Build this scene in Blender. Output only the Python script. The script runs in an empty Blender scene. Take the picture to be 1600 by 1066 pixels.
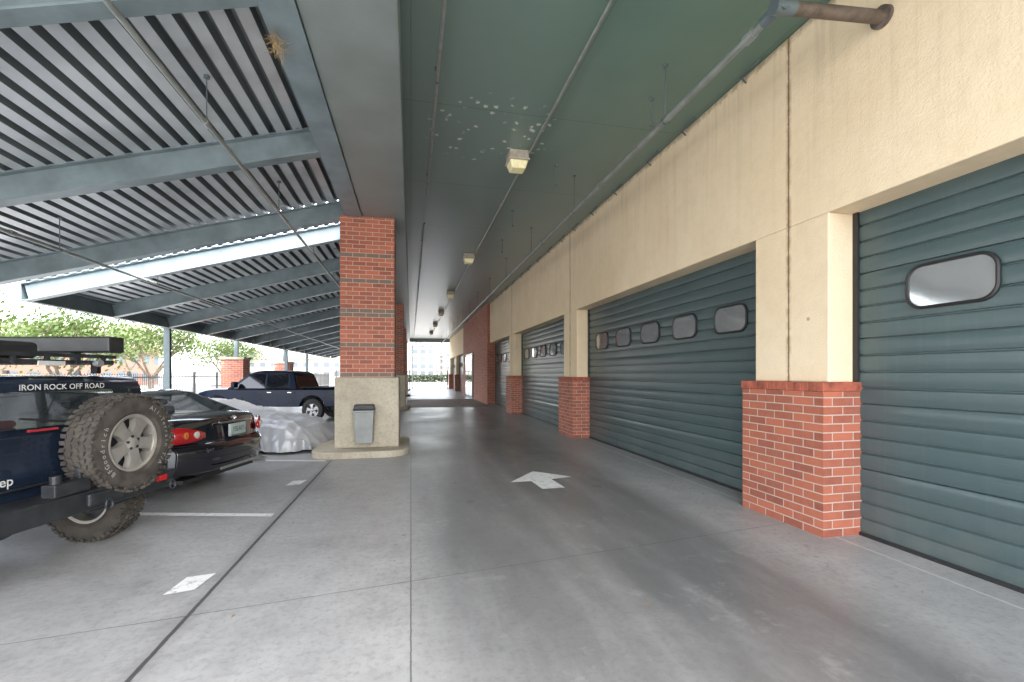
import bpy, math, random
from mathutils import Vector, Matrix
random.seed(7)
scene=bpy.context.scene
COL=scene.collection
# ---------------------------------------------------------------- helpers
class MB:
    def __init__(s): s.v=[];s.f=[];s.m=[]
    def add(s,vs,fs,mi=0):
        o=len(s.v); s.v+= [tuple(p) for p in vs]
        for f in fs: s.f.append([i+o for i in f]); s.m.append(mi)
    def box(s,x0,x1,y0,y1,z0,z1,mi=0):
        vs=[(x0,y0,z0),(x1,y0,z0),(x1,y1,z0),(x0,y1,z0),(x0,y0,z1),(x1,y0,z1),(x1,y1,z1),(x0,y1,z1)]
        s.add(vs,[(0,3,2,1),(4,5,6,7),(0,1,5,4),(1,2,6,5),(2,3,7,6),(3,0,4,7)],mi)
    def frustum(s,cx,cy,z0,z1,a0,b0,a1,b1,mi=0):
        vs=[(cx-a0,cy-b0,z0),(cx+a0,cy-b0,z0),(cx+a0,cy+b0,z0),(cx-a0,cy+b0,z0),(cx-a1,cy-b1,z1),(cx+a1,cy-b1,z1),(cx+a1,cy+b1,z1),(cx-a1,cy+b1,z1)]
        s.add(vs,[(0,3,2,1),(4,5,6,7),(0,1,5,4),(1,2,6,5),(2,3,7,6),(3,0,4,7)],mi)
    def obox(s,p0,p1,w,h,up=(0,0,1),mi=0,off=0.0):
        p0=Vector(p0);p1=Vector(p1);d=(p1-p0).normalized();u=Vector(up);r=d.cross(u).normalized();u=r.cross(d).normalized()
        p0=p0+u*off;p1=p1+u*off
        vs=[]
        for p in (p0,p1):
            for a,b in((-1,-1),(1,-1),(1,1),(-1,1)): vs.append(p+r*(a*w/2)+u*(b*h/2))
        s.add(vs,[(0,1,2,3),(7,6,5,4),(0,4,5,1),(1,5,6,2),(2,6,7,3),(3,7,4,0)],mi)
    def cyl(s,p0,p1,r,r1=None,n=12,mi=0):
        if r1 is None:r1=r
        p0=Vector(p0);p1=Vector(p1);d=(p1-p0).normalized()
        a=d.orthogonal().normalized();b=d.cross(a)
        vs=[]
        for p,rr in((p0,r),(p1,r1)):
            for i in range(n):
                t=2*math.pi*i/n; vs.append(p+a*(math.cos(t)*rr)+b*(math.sin(t)*rr))
        fs=[(i,(i+1)%n,n+(i+1)%n,n+i) for i in range(n)]
        fs.append(tuple(range(n))[::-1]);fs.append(tuple(range(n,2*n)))
        s.add(vs,fs,mi)
    def lathe(s,prof,c,ax,n=32,mi=0):
        c=Vector(c);ax=Vector(ax).normalized();a=ax.orthogonal().normalized();b=ax.cross(a)
        vs=[]
        for (h,r) in prof:
            for i in range(n):
                t=2*math.pi*i/n; vs.append(c+ax*h+a*(math.cos(t)*r)+b*(math.sin(t)*r))
        fs=[]
        for j in range(len(prof)-1):
            for i in range(n):
                fs.append((j*n+i,j*n+(i+1)%n,(j+1)*n+(i+1)%n,(j+1)*n+i))
        s.add(vs,fs,mi)
    def build(s,name,mats,parent=None,origin=(0,0,0),loc=None,smooth=False,bevel=0,seg=2,ang=None,subsurf=0):
        me=bpy.data.meshes.new(name)
        o=Vector(origin)
        me.from_pydata([Vector(p)-o for p in s.v],[],s.f)
        if not isinstance(mats,(list,tuple)): mats=[mats]
        for m in mats: me.materials.append(m)
        for i,p in enumerate(me.polygons): p.material_index=s.m[i]
        me.update()
        uv=me.uv_layers.new(name="UVMap")
        for p in me.polygons:
            n=p.normal
            for li in p.loop_indices:
                c=me.vertices[me.loops[li].vertex_index].co+o
                if abs(n.z)>=abs(n.x) and abs(n.z)>=abs(n.y): t=(c.x,c.y)
                elif abs(n.x)>=abs(n.y): t=(c.y,c.z)
                else: t=(c.x,c.z)
                uv.data[li].uv=t
        import bmesh
        bm=bmesh.new();bm.from_mesh(me);bmesh.ops.recalc_face_normals(bm,faces=bm.faces);bm.to_mesh(me);bm.free()
        if smooth:
            for p in me.polygons: p.use_smooth=True
            me.set_sharp_from_angle(angle=math.radians(ang or 35))
        ob=bpy.data.objects.new(name,me);COL.objects.link(ob)
        if parent is not None:
            ob.parent=parent
            ob.location=loc if loc is not None else (0,0,0)
        else: ob.location=loc if loc is not None else origin
        if bevel:
            b=ob.modifiers.new("b",'BEVEL');b.width=bevel;b.segments=seg;b.limit_method='ANGLE';b.angle_limit=math.radians(30)
        return ob
def empty(name,loc,rot=0,parent=None):
    e=bpy.data.objects.new(name,None);COL.objects.link(e);e.location=loc;e.rotation_euler=(0,0,rot)
    e.empty_display_size=.2
    if parent is not None:e.parent=parent
    return e
def tag(o,label,cat,group=None,kind=None):
    o["label"]=label;o["category"]=cat
    if group:o["group"]=group
    if kind:o["kind"]=kind
    return o
def dup(root,loc,rot=None):
    ORIG={}
    def walk(o):
        ORIG[o]=list(o.children)
        for c in o.children: walk(c)
    walk(root)
    def cp(o,par):
        n=o.copy();COL.objects.link(n)
        if par is not None:n.parent=par
        for c in ORIG[o]: cp(c,n)
        return n
    n=cp(root,None);n.location=loc
    if rot is not None:n.rotation_euler=(0,0,rot)
    return n
def text_mesh(t,size):
    cu=bpy.data.curves.new("t",'FONT');cu.body=t;cu.size=size;cu.align_x='CENTER';cu.align_y='CENTER';cu.resolution_u=3;cu.offset=size*0.012
    ob=bpy.data.objects.new("t",cu);COL.objects.link(ob)
    dg=bpy.context.evaluated_depsgraph_get();ev=ob.evaluated_get(dg);me=ev.to_mesh()
    vs=[v.co.copy() for v in me.vertices];fs=[tuple(p.vertices) for p in me.polygons]
    ev.to_mesh_clear();bpy.data.objects.remove(ob);bpy.data.curves.remove(cu)
    return vs,fs
# ---------------------------------------------------------------- materials
def N(nt,t,**k):
    n=nt.nodes.new(t)
    for a,b in k.items(): setattr(n,a,b)
    return n
def newmat(name):
    m=bpy.data.materials.new(name);m.use_nodes=True;nt=m.node_tree
    return m,nt,nt.nodes["Principled BSDF"]
def math_(nt,op,a,b=None,c=None):
    n=N(nt,"ShaderNodeMath",operation=op)
    for i,x in enumerate((a,b,c)):
        if x is None: continue
        if isinstance(x,(int,float)): n.inputs[i].default_value=x
        else: nt.links.new(x,n.inputs[i])
    return n.outputs[0]
def mixc(nt,f,a,b,bt='MIX'):
    n=N(nt,"ShaderNodeMix",data_type='RGBA',blend_type=bt)
    if isinstance(f,(int,float)): n.inputs[0].default_value=f
    else: nt.links.new(f,n.inputs[0])
    for i,x in ((6,a),(7,b)):
        if isinstance(x,tuple): n.inputs[i].default_value=(*x[:3],1)
        else: nt.links.new(x,n.inputs[i])
    return n.outputs[2]
def noise(nt,co,scale,detail=4,rough=.55,dist=0):
    n=N(nt,"ShaderNodeTexNoise");n.inputs["Scale"].default_value=scale;n.inputs["Detail"].default_value=min(detail,5);n.inputs["Roughness"].default_value=rough;n.inputs["Distortion"].default_value=dist
    if co is not None: nt.links.new(co,n.inputs["Vector"])
    return n.outputs["Fac"]
def ramp(nt,f,a,b):
    n=N(nt,"ShaderNodeMapRange");n.inputs[1].default_value=a;n.inputs[2].default_value=b;nt.links.new(f,n.inputs[0]);return n.outputs[0]
def rng(nt,f,a,b,c,d):
    n=N(nt,"ShaderNodeMapRange")
    for i,x in((1,a),(2,b),(3,c),(4,d)): n.inputs[i].default_value=x
    nt.links.new(f,n.inputs[0]);return n.outputs[0]
def coords(nt,kind="Object",scale=None):
    t=N(nt,"ShaderNodeTexCoord").outputs[kind]
    if scale:
        m=N(nt,"ShaderNodeMapping");m.inputs["Scale"].default_value=scale;nt.links.new(t,m.inputs["Vector"]);t=m.outputs[0]
    return t
def world_pos(nt): return N(nt,"ShaderNodeNewGeometry").outputs["Position"]
def bump(nt,p,h,strength,dist=.01):
    b=N(nt,"ShaderNodeBump");b.inputs["Strength"].default_value=strength;b.inputs["Distance"].default_value=dist
    nt.links.new(h,b.inputs["Height"]);nt.links.new(b.outputs[0],p.inputs["Normal"]);return b
def pm(name,c,rough=.5,metal=0,ns=4,na=.15,bs=0,bd=.005,coat=0,bscale=None,spec=.5,alpha=None):
    m,nt,p=newmat(name)
    co=coords(nt)
    f=noise(nt,co,ns,3)
    f2=ramp(nt,f,.3,.7)
    nt.links.new(mixc(nt,f2,tuple(x*(1-na) for x in c),tuple(min(1,x*(1+na)) for x in c)),p.inputs["Base Color"])
    nt.links.new(rng(nt,f,.3,.7,max(0.02,rough*.85),min(1,rough*1.15)),p.inputs["Roughness"])
    p.inputs["Metallic"].default_value=metal;p.inputs["Coat Weight"].default_value=coat;p.inputs["Coat Roughness"].default_value=.05
    p.inputs["Specular IOR Level"].default_value=spec
    if bs: bump(nt,p,noise(nt,co,bscale or ns*8,4,.6),bs,bd)
    if alpha is not None: p.inputs["Alpha"].default_value=alpha
    return m
RH=.08
def brickmat(name,bands=()):
    m,nt,p=newmat(name)
    uv=coords(nt,"UV")
    b=N(nt,"ShaderNodeTexBrick");nt.links.new(uv,b.inputs["Vector"])
    b.inputs["Scale"].default_value=1;b.inputs["Brick Width"].default_value=.235;b.inputs["Row Height"].default_value=RH
    b.inputs["Mortar Size"].default_value=.0055;b.inputs["Mortar Smooth"].default_value=.15
    b.inputs["Color1"].default_value=(.43,.12,.062,1);b.inputs["Color2"].default_value=(.21,.055,.034,1);b.inputs["Mortar"].default_value=(.50,.44,.38,1);b.inputs["Bias"].default_value=-.05
    n=noise(nt,uv,11,5,.7);n2=noise(nt,uv,1.3,3)
    c=mixc(nt,ramp(nt,n,.25,.8),b.outputs["Color"],(.50,.19,.12));
    c2=mixc(nt,.4,b.outputs["Color"],c)
    if bands:
        sep=N(nt,"ShaderNodeSeparateXYZ");nt.links.new(uv,sep.inputs[0]);tot=None
        row=math_(nt,'FLOOR',math_(nt,'DIVIDE',sep.outputs[1],RH))
        for z in bands:
            q=math_(nt,'COMPARE',row,float(z),.1)
            tot=q if tot is None else math_(nt,'MAXIMUM',tot,q)
        nm=math_(nt,'SUBTRACT',1.0,b.outputs["Fac"])
        c2=mixc(nt,math_(nt,'MULTIPLY',tot,math_(nt,'MULTIPLY',nm,.86)),c2,(.15,.13,.105))
    c2=mixc(nt,math_(nt,'MULTIPLY',ramp(nt,n2,.5,.8),.3),c2,(.25,.12,.08))
    nt.links.new(c2,p.inputs["Base Color"]);p.inputs["Roughness"].default_value=.75
    h=math_(nt,'ADD',math_(nt,'MULTIPLY',b.outputs["Fac"],-1.0),math_(nt,'MULTIPLY',n,.4))
    bump(nt,p,h,.65,.006)
    return m
M={}
M['brick']=brickmat("brick")
M['brickband']=brickmat("brick_banded",bands=(18,25,32,33,40,46))
M['cap']=pm("brick_cap",(.34,.09,.052),.7,0,8,.45,.3,.004)
M['pipe']=pm("painted_pipe",(.23,.25,.24),.38,.2,5,.2)
M['galv']=pm("galvanised_steel",(.34,.35,.34),.4,.6,8,.2)
M['rustpipe']=pm("rusty_pipe",(.15,.12,.10),.55,.4,10,.4,.3)
M['black']=pm("black_plastic",(.018,.018,.019),.45,0,20,.2,.1)
M['blacksteel']=pm("black_steel",(.026,.028,.031),.45,.3,12,.3,.1)
M['rubber']=pm("tyre_rubber",(.025,.024,.023),.85,0,14,.35,.3,.003)
M['dirtrubber']=pm("dusty_tyre_rubber",(.05,.042,.034),.9,0,9,.5,.5,.004)
M['rim']=pm("silver_tan_alloy",(.36,.335,.30),.32,.5,6,.18)
M['alloy']=pm("silver_alloy",(.32,.32,.32),.3,.8,6,.1)
M['chrome']=pm("chrome",(.6,.6,.6),.15,1,6,.03)
M['glass']=pm("tinted_glass",(.02,.026,.028),.04,0,1,.2,coat=1,spec=.8,alpha=.66)
M['darkglass']=pm("dark_privacy_glass",(.008,.010,.014),.06,0,1,.2,coat=.3,spec=.5,alpha=.97)
M['pglass']=pm("door_glass",(.04,.05,.055),.05,0,1,.2,coat=1,spec=.8)
M['redlens']=pm("red_lens",(.42,.006,.008),.12,0,8,.2,coat=1)
M['orange']=pm("orange_lens",(.7,.18,.02),.2,0,8,.2,coat=1)
M['white']=pm("white_plastic",(.55,.55,.53),.35,0,8,.06)
M['jeep']=pm("dusty_navy_paint",(.008,.013,.024),.2,0,3,.4,coat=.7)
M['sedanpaint']=pm("black_car_paint",(.005,.006,.010),.1,0,3,.2,coat=1)
M['bluepaint']=pm("dark_blue_car_paint",(.003,.008,.026),.3,0,3,.2,coat=.12,spec=.15)
M['red']=pm("red_paint",(.3,.015,.02),.35,0,6,.15)
M['letter']=pm("white_lettering",(.45,.45,.43),.6,0,40,.1)
M['tyreletter']=pm("faded_tyre_lettering",(.27,.26,.245),.7,0,40,.2)
M['plate']=pm("plate_white",(.36,.40,.39),.3,0,10,.1)
M['plategreen']=pm("plate_green",(.02,.09,.045),.4,0,10,.1)
M['steel']=pm("blue_grey_painted_steel",(.165,.21,.228),.34,.1,3,.22,.15,.003)
M['steeldark']=pm("dark_painted_steel",(.10,.13,.142),.4,.1,3,.25,.15,.003)
M['greenbeam']=pm("grey_green_beam_paint",(.18,.21,.205),.38,0,1.6,.14,.12,.004)
M['grey']=pm("grey_bin_plastic",(.24,.25,.24),.4,0,5,.15,.1)
M['cover']=pm("silver_grey_car_cover",(.42,.43,.445),.42,.15,2.5,.10,.5,.02,bscale=5)
M['bark']=pm("tree_bark",(.09,.07,.05),.9,0,12,.35,.6,.02)
M['straw']=pm("dry_straw",(.32,.22,.10),.9,0,20,.3)
M['lamphouse']=pm("pale_bronze_housing",(.42,.38,.31),.5,.1,12,.2)
M['lens']=pm("yellowed_lens",(.92,.82,.48),.35,0,30,.12,.3,.003)
M['interior']=pm("car_interior",(.04,.04,.04),.8,0,10,.2)
def leafmat(name,c1,c2):
    m,nt,p=newmat(name);co=coords(nt)
    nt.links.new(mixc(nt,ramp(nt,noise(nt,co,1.3,2),.35,.65),c1,c2),p.inputs["Base Color"]);p.inputs["Roughness"].default_value=.6
    tr=N(nt,"ShaderNodeBsdfTranslucent");tr.inputs[0].default_value=(c2[0]*1.2,c2[1]*1.3,c2[2],1)
    mx=N(nt,"ShaderNodeMixShader");mx.inputs[0].default_value=.3
    nt.links.new(p.outputs[0],mx.inputs[1]);nt.links.new(tr.outputs[0],mx.inputs[2]);nt.links.new(mx.outputs[0],nt.nodes["Material Output"].inputs[0])
    return m
M['leaf']=leafmat("spring_leaves",(.028,.052,.008),(.065,.10,.018))
M['hedge']=leafmat("hedge_leaves",(.015,.028,.010),(.03,.045,.015))
def doormat():
    m,nt,p=newmat("grey_teal_door_paint");w=world_pos(nt)
    co=coords(nt,"Object",(1,1,.35))
    f=noise(nt,co,1.1,2,.5)
    c=mixc(nt,ramp(nt,f,.3,.7),(.052,.083,.086),(.066,.099,.102))
    c=mixc(nt,math_(nt,'MULTIPLY',ramp(nt,noise(nt,coords(nt,"Object",(1,14,.35)),2.2,4,.6),.55,.9),.3),c,(.14,.17,.17))  # pale vertical streaks: sheen highlights painted into the door colour
    # fine scratches running along the slats
    c=mixc(nt,math_(nt,'MULTIPLY',ramp(nt,noise(nt,coords(nt,"Object",(1,.8,40)),3,3,.6),.62,.72),.2),c,(.2,.22,.22))
    sep=N(nt,"ShaderNodeSeparateXYZ");nt.links.new(w,sep.inputs[0])
    d=math_(nt,'MULTIPLY',math_(nt,'SUBTRACT',1.0,ramp(nt,sep.outputs[2],0,.6)),.5)
    c=mixc(nt,math_(nt,'MULTIPLY',d,ramp(nt,noise(nt,w,5,4),.3,.7)),c,(.15,.15,.13))
    nt.links.new(c,p.inputs["Base Color"])
    p.inputs["Roughness"].default_value=.3
    p.inputs["Coat Weight"].default_value=.25;p.inputs["Coat Roughness"].default_value=.22
    return m
M['door']=doormat()
def panemat():
    m,nt,p=newmat("door_window_pane");w=world_pos(nt)
    p.inputs["Base Color"].default_value=(.50,.51,.51,1);p.inputs["Metallic"].default_value=.75;p.inputs["Roughness"].default_value=.09
    bump(nt,p,noise(nt,w,2.4,0),.3,.03);return m
M['pane']=panemat()
def stuccomat():
    m,nt,p=newmat("cream_stucco");w=world_pos(nt)
    sep=N(nt,"ShaderNodeSeparateXYZ");nt.links.new(w,sep.inputs[0])
    c=mixc(nt,ramp(nt,noise(nt,w,.9,5,.6),.3,.7),(.76,.60,.40),(.82,.68,.485))
    c=mixc(nt,math_(nt,'MULTIPLY',ramp(nt,noise(nt,w,6,5,.7),.45,.8),.28),c,(.60,.47,.31))
    st=N(nt,"ShaderNodeMapping");st.inputs["Scale"].default_value=(1,7,.22);nt.links.new(w,st.inputs["Vector"])
    s=ramp(nt,noise(nt,st.outputs[0],1.3,4,.65),.52,.8)
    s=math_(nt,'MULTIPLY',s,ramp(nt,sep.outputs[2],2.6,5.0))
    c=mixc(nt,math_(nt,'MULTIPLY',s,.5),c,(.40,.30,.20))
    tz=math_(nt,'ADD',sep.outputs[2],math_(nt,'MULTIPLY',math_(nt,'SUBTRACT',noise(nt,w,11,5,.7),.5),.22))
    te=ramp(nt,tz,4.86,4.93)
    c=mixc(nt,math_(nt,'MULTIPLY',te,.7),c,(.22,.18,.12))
    v=N(nt,"ShaderNodeTexVoronoi");v.inputs["Scale"].default_value=1.7;nt.links.new(w,v.inputs["Vector"])
    sp=math_(nt,'LESS_THAN',v.outputs["Distance"],math_(nt,'MULTIPLY',noise(nt,w,20,3),.06))
    c=mixc(nt,math_(nt,'MULTIPLY',sp,.6),c,(.28,.17,.08))
    jit=math_(nt,'MULTIPLY',math_(nt,'SUBTRACT',noise(nt,w,14,5,.7),.5),.02)
    y=math_(nt,'ADD',sep.outputs[1],jit)
    fr=math_(nt,'SUBTRACT',math_(nt,'FRACT',math_(nt,'ADD',math_(nt,'DIVIDE',math_(nt,'SUBTRACT',y,3.94),6.56),.5)),.5)
    dd=math_(nt,'MULTIPLY',math_(nt,'ABSOLUTE',fr),6.56)
    j=math_(nt,'LESS_THAN',dd,.010)
    j2=math_(nt,'MULTIPLY',math_(nt,'SUBTRACT',1.0,ramp(nt,dd,.0,.045)),ramp(nt,noise(nt,w,5,5,.7),.38,.58))
    c=mixc(nt,math_(nt,'MULTIPLY',j2,.85),c,(.33,.19,.08))
    c=mixc(nt,math_(nt,'MULTIPLY',j,.8),c,(.15,.09,.045))
    nt.links.new(c,p.inputs["Base Color"]);p.inputs["Roughness"].default_value=.9;p.inputs["Specular IOR Level"].default_value=.25
    h=math_(nt,'ADD',noise(nt,w,60,3,.6),math_(nt,'MULTIPLY',noise(nt,w,9,3),.8))
    h=math_(nt,'SUBTRACT',h,math_(nt,'MULTIPLY',j,1.5))
    bump(nt,p,h,.45,.009)
    return m
M['stucco']=stuccomat()
def ceilmat():
    m,nt,p=newmat("green_ceiling_paint");w=world_pos(nt)
    sep=N(nt,"ShaderNodeSeparateXYZ");nt.links.new(w,sep.inputs[0])
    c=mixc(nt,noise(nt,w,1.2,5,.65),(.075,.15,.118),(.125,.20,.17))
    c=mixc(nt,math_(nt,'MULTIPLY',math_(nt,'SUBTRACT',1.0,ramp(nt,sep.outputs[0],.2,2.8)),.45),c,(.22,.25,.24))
    c=mixc(nt,math_(nt,'MULTIPLY',ramp(nt,sep.outputs[1],4,13),.75),c,(.28,.31,.305))  # far end painted lighter to make up for the dim light there
    def line(val,per,off,wd):
        fr=math_(nt,'SUBTRACT',math_(nt,'FRACT',math_(nt,'ADD',math_(nt,'DIVIDE',math_(nt,'SUBTRACT',val,off),per),.5)),.5)
        return math_(nt,'LESS_THAN',math_(nt,'MULTIPLY',math_(nt,'ABSOLUTE',fr),per),wd)
    l=math_(nt,'MAXIMUM',line(sep.outputs[1],2.44,1.0,.006),line(sep.outputs[0],1.86,.0,.004))
    c=mixc(nt,math_(nt,'MULTIPLY',l,.6),c,(.04,.065,.055))
    dv=N(nt,"ShaderNodeVectorMath",operation='DISTANCE');nt.links.new(w,dv.inputs[0]);dv.inputs[1].default_value=(1.15,6.45,4.95)
    mk=math_(nt,'SUBTRACT',1.0,ramp(nt,dv.outputs["Value"],.3,1.1))
    v=N(nt,"ShaderNodeTexVoronoi");v.inputs["Scale"].default_value=6.6;nt.links.new(w,v.inputs["Vector"])
    sp=ramp(nt,math_(nt,'SUBTRACT',math_(nt,'MULTIPLY',math_(nt,'SUBTRACT',noise(nt,w,20,5,.75),.28),.95),v.outputs["Distance"]),-.01,.05)
    sp=math_(nt,'MULTIPLY',sp,ramp(nt,mk,.1,.4))
    c=mixc(nt,math_(nt,'MULTIPLY',sp,.75),c,(.76,.74,.64))
    sc=math_(nt,'GREATER_THAN',noise(nt,w,9,5,.75),.75)
    c=mixc(nt,math_(nt,'MULTIPLY',sc,.4),c,(.42,.44,.4))
    nt.links.new(c,p.inputs["Base Color"])
    p.inputs["Roughness"].default_value=.3
    return m
M['ceiling']=ceilmat()
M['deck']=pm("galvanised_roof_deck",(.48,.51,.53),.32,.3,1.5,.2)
M['deckgroove']=pm("shaded_deck_groove",(.15,.17,.18),.45,.2,1.5,.2)  # same deck steel, recess shade put into a darker colour
def concmat(name,base,dark,floor=False):
    m,nt,p=newmat(name);w=world_pos(nt)
    a=noise(nt,w,.55,5,.62,.3);b=noise(nt,w,5,5,.7)
    c=mixc(nt,ramp(nt,a,.3,.7),dark,base)
    c=mixc(nt,math_(nt,'MULTIPLY',ramp(nt,b,.4,.75),.35),c,tuple(min(1,x*1.3) for x in base))
    c=mixc(nt,math_(nt,'MULTIPLY',ramp(nt,noise(nt,w,22,5,.75),.48,.75),.5),c,tuple(x*.5 for x in dark))
    h=noise(nt,w,45,4,.7)
    if floor:
        sep=N(nt,"ShaderNodeSeparateXYZ");nt.links.new(w,sep.inputs[0]);X=sep.outputs[0];Y=sep.outputs[1]
        sm=N(nt,"ShaderNodeMapping");sm.inputs["Scale"].default_value=(1,.22,1);nt.links.new(w,sm.inputs["Vector"])
        wob=math_(nt,'MULTIPLY',math_(nt,'SUBTRACT',noise(nt,sm.outputs[0],1.2,3),.5),.6)
        Xw=math_(nt,'ADD',X,wob)
        def band(cx,hw,soft):
            return math_(nt,'SUBTRACT',1.0,ramp(nt,math_(nt,'ABSOLUTE',math_(nt,'SUBTRACT',Xw,cx)),hw,hw+soft))
        tot=math_(nt,'MAXIMUM',math_(nt,'MULTIPLY',band(.8,.4,.45),.85),band(2.1,.55,.5))
        tot=math_(nt,'MULTIPLY',tot,rng(nt,noise(nt,sm.outputs[0],2.5,5,.65),.2,.55,.5,1))
        c=mixc(nt,math_(nt,'MULTIPLY',tot,.78),c,(.092,.090,.090))
        v=N(nt,"ShaderNodeTexVoronoi");v.inputs["Scale"].default_value=1.1;nt.links.new(w,v.inputs["Vector"])
        st=math_(nt,'LESS_THAN',v.outputs["Distance"],math_(nt,'MULTIPLY',math_(nt,'SUBTRACT',noise(nt,w,6,5),.25),.25))
        c=mixc(nt,math_(nt,'MULTIPLY',st,.5),c,(.08,.077,.073))
        dk=ramp(nt,noise(nt,w,2.3,5,.75),.56,.72)
        c=mixc(nt,math_(nt,'MULTIPLY',dk,.35),c,(.13,.13,.13))
        pale=ramp(nt,noise(nt,w,1.7,5,.75),.58,.76)
        c=mixc(nt,math_(nt,'MULTIPLY',pale,.35),c,(.52,.51,.49))
        def ln(val,at,wd):
            return math_(nt,'LESS_THAN',math_(nt,'ABSOLUTE',math_(nt,'SUBTRACT',val,at)),wd)
        jw=math_(nt,'MULTIPLY',math_(nt,'SUBTRACT',noise(nt,w,12,4),.5),.012)
        Xj=math_(nt,'ADD',X,jw)
        l=math_(nt,'MULTIPLY',ln(Xj,0.0,.0045),.75)
        l=math_(nt,'MAXIMUM',l,ln(Xj,-1.345,.014))
        Yr=math_(nt,'ADD',math_(nt,'SUBTRACT',Y,math_(nt,'MULTIPLY',X,.135)),jw)
        fr=math_(nt,'SUBTRACT',math_(nt,'FRACT',math_(nt,'ADD',math_(nt,'DIVIDE',math_(nt,'SUBTRACT',Yr,3.36),4.6),.5)),.5)
        l=math_(nt,'MAXIMUM',l,math_(nt,'MULTIPLY',math_(nt,'LESS_THAN',math_(nt,'MULTIPLY',math_(nt,'ABSOLUTE',fr),4.6),.005),.7))
        hal=math_(nt,'SUBTRACT',1.0,ramp(nt,math_(nt,'ABSOLUTE',math_(nt,'SUBTRACT',Xj,-1.345)),.01,.10))
        c=mixc(nt,math_(nt,'MULTIPLY',hal,.3),c,(.12,.115,.11))
        c=mixc(nt,math_(nt,'MULTIPLY',l,.85),c,(.035,.034,.033))
        c=mixc(nt,math_(nt,'MULTIPLY',ln(Xj,3.80,.012),.6),c,(.6,.59,.55))
        h=math_(nt,'SUBTRACT',h,math_(nt,'MULTIPLY',l,2))
        nt.links.new(rng(nt,math_(nt,'ADD',a,math_(nt,'MULTIPLY',tot,-.1)),.3,.7,.32,.5),p.inputs["Roughness"])
    else: p.inputs["Roughness"].default_value=.8
    nt.links.new(c,p.inputs["Base Color"])
    bump(nt,p,h,.25,.004)
    return m
M['floor']=concmat("garage_floor_concrete",(.375,.37,.358),(.235,.233,.228),True)
M['conc']=concmat("cast_concrete",(.50,.44,.34),(.33,.285,.215))
M['pave']=concmat("pale_pavement",(.42,.41,.38),(.34,.33,.31))
M['asphalt']=concmat("asphalt",(.12,.12,.12),(.08,.08,.08))
M['ground']=concmat("outer_ground",(.34,.33,.30),(.25,.24,.22))
def wornpaint():
    m,nt,p=newmat("worn_white_road_paint");w=world_pos(nt)
    n=noise(nt,w,14,5,.75)
    f=ramp(nt,n,.32,.46)
    nt.links.new(mixc(nt,f,(.32,.32,.31),(.72,.72,.69)),p.inputs["Base Color"]);p.inputs["Roughness"].default_value=.6
    return m
M['paintwhite']=wornpaint()
def cobble():
    m,nt,p=newmat("brick_pavers");w=world_pos(nt)
    b=N(nt,"ShaderNodeTexBrick");nt.links.new(w,b.inputs["Vector"]);b.inputs["Scale"].default_value=1;b.inputs["Brick Width"].default_value=.22;b.inputs["Row Height"].default_value=.11;b.inputs["Mortar Size"].default_value=.012
    b.inputs["Color1"].default_value=(.42,.34,.29,1);b.inputs["Color2"].default_value=(.28,.22,.19,1);b.inputs["Mortar"].default_value=(.10,.10,.10,1)
    nt.links.new(b.outputs["Color"],p.inputs["Base Color"]);p.inputs["Roughness"].default_value=.7
    bump(nt,p,math_(nt,'MULTIPLY',b.outputs["Fac"],-1.0),.6,.01);return m
M['cobble']=cobble()
def facade(name,wall,win,bw,rh,frame=.25):
    m,nt,p=newmat(name);uv=coords(nt,"UV")
    b=N(nt,"ShaderNodeTexBrick");nt.links.new(uv,b.inputs["Vector"]);b.offset=0;b.inputs["Scale"].default_value=1;b.inputs["Brick Width"].default_value=bw;b.inputs["Row Height"].default_value=rh;b.inputs["Mortar Size"].default_value=frame
    b.inputs["Color1"].default_value=(*win,1);b.inputs["Color2"].default_value=(*[x*1.5 for x in win],1);b.inputs["Mortar"].default_value=(*wall,1)
    nt.links.new(b.outputs["Color"],p.inputs["Base Color"]);p.inputs["Roughness"].default_value=.5;return m
M['fac1']=facade("pale_apartment_facade",(.20,.205,.215),(.04,.05,.06),3.2,3.0,.55)
M['fac2']=facade("red_brick_facade",(.17,.07,.045),(.04,.05,.06),2.6,2.2,.5)
M['fac3']=facade("tan_facade",(.2,.17,.135),(.04,.05,.06),3.0,2.8,.7)
M['blockwall']=facade("upper_block_facade",(.36,.31,.25),(.1,.12,.14),3.0,2.8,.7)

# ---------------------------------------------------------------- ground
def sheet(name,x0,x1,y0,y1,z,mat,label=None,cat=None):
    b=MB();b.add([(x0,y0,z),(x1,y0,z),(x1,y1,z),(x0,y1,z)],[(0,1,2,3)])
    o=b.build(name,mat,origin=((x0+x1)/2,(y0+y1)/2,z));o["kind"]="structure"
    if label: o["label"]=label;o["category"]=cat
    return o
sheet("ground",-900,900,-900,1200,0,M['ground'],"pale dusty ground reaching the horizon","ground")
sheet("parking_floor",-9.2,4.3,-12,46,.004,M['floor'],"grey concrete parking floor with joints and stains","floor")
sheet("street",-24,-12.5,-60,300,.005,M['asphalt'],"asphalt street beyond the fence","road")
sheet("pavement",-12.3,-9.4,-60,120,.006,M['pave'],"pale concrete pavement beside the fence","pavement")
sheet("driveway",-9,8,46.5,60,.006,M['pave'],"sunlit concrete driveway beyond the gate","driveway")
sheet("cross_street",-150,150,60.5,74,.005,M['asphalt'],"asphalt street past the gate","road")
sheet("brick_paving",-.2,3.55,20.5,27,.008,M['cobble'],"brown brick paver strip across the drive aisle","paving")
def decal(name,pts,label,z=.010):
    b=MB();n=len(pts);b.add([(x,y,z) for x,y in pts],[tuple(range(n))])
    cx=sum(p[0] for p in pts)/n;cy=sum(p[1] for p in pts)/n
    o=b.build(name,M['paintwhite'],origin=(cx,cy,z));tag(o,label,"road marking",kind="structure");return o
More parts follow.
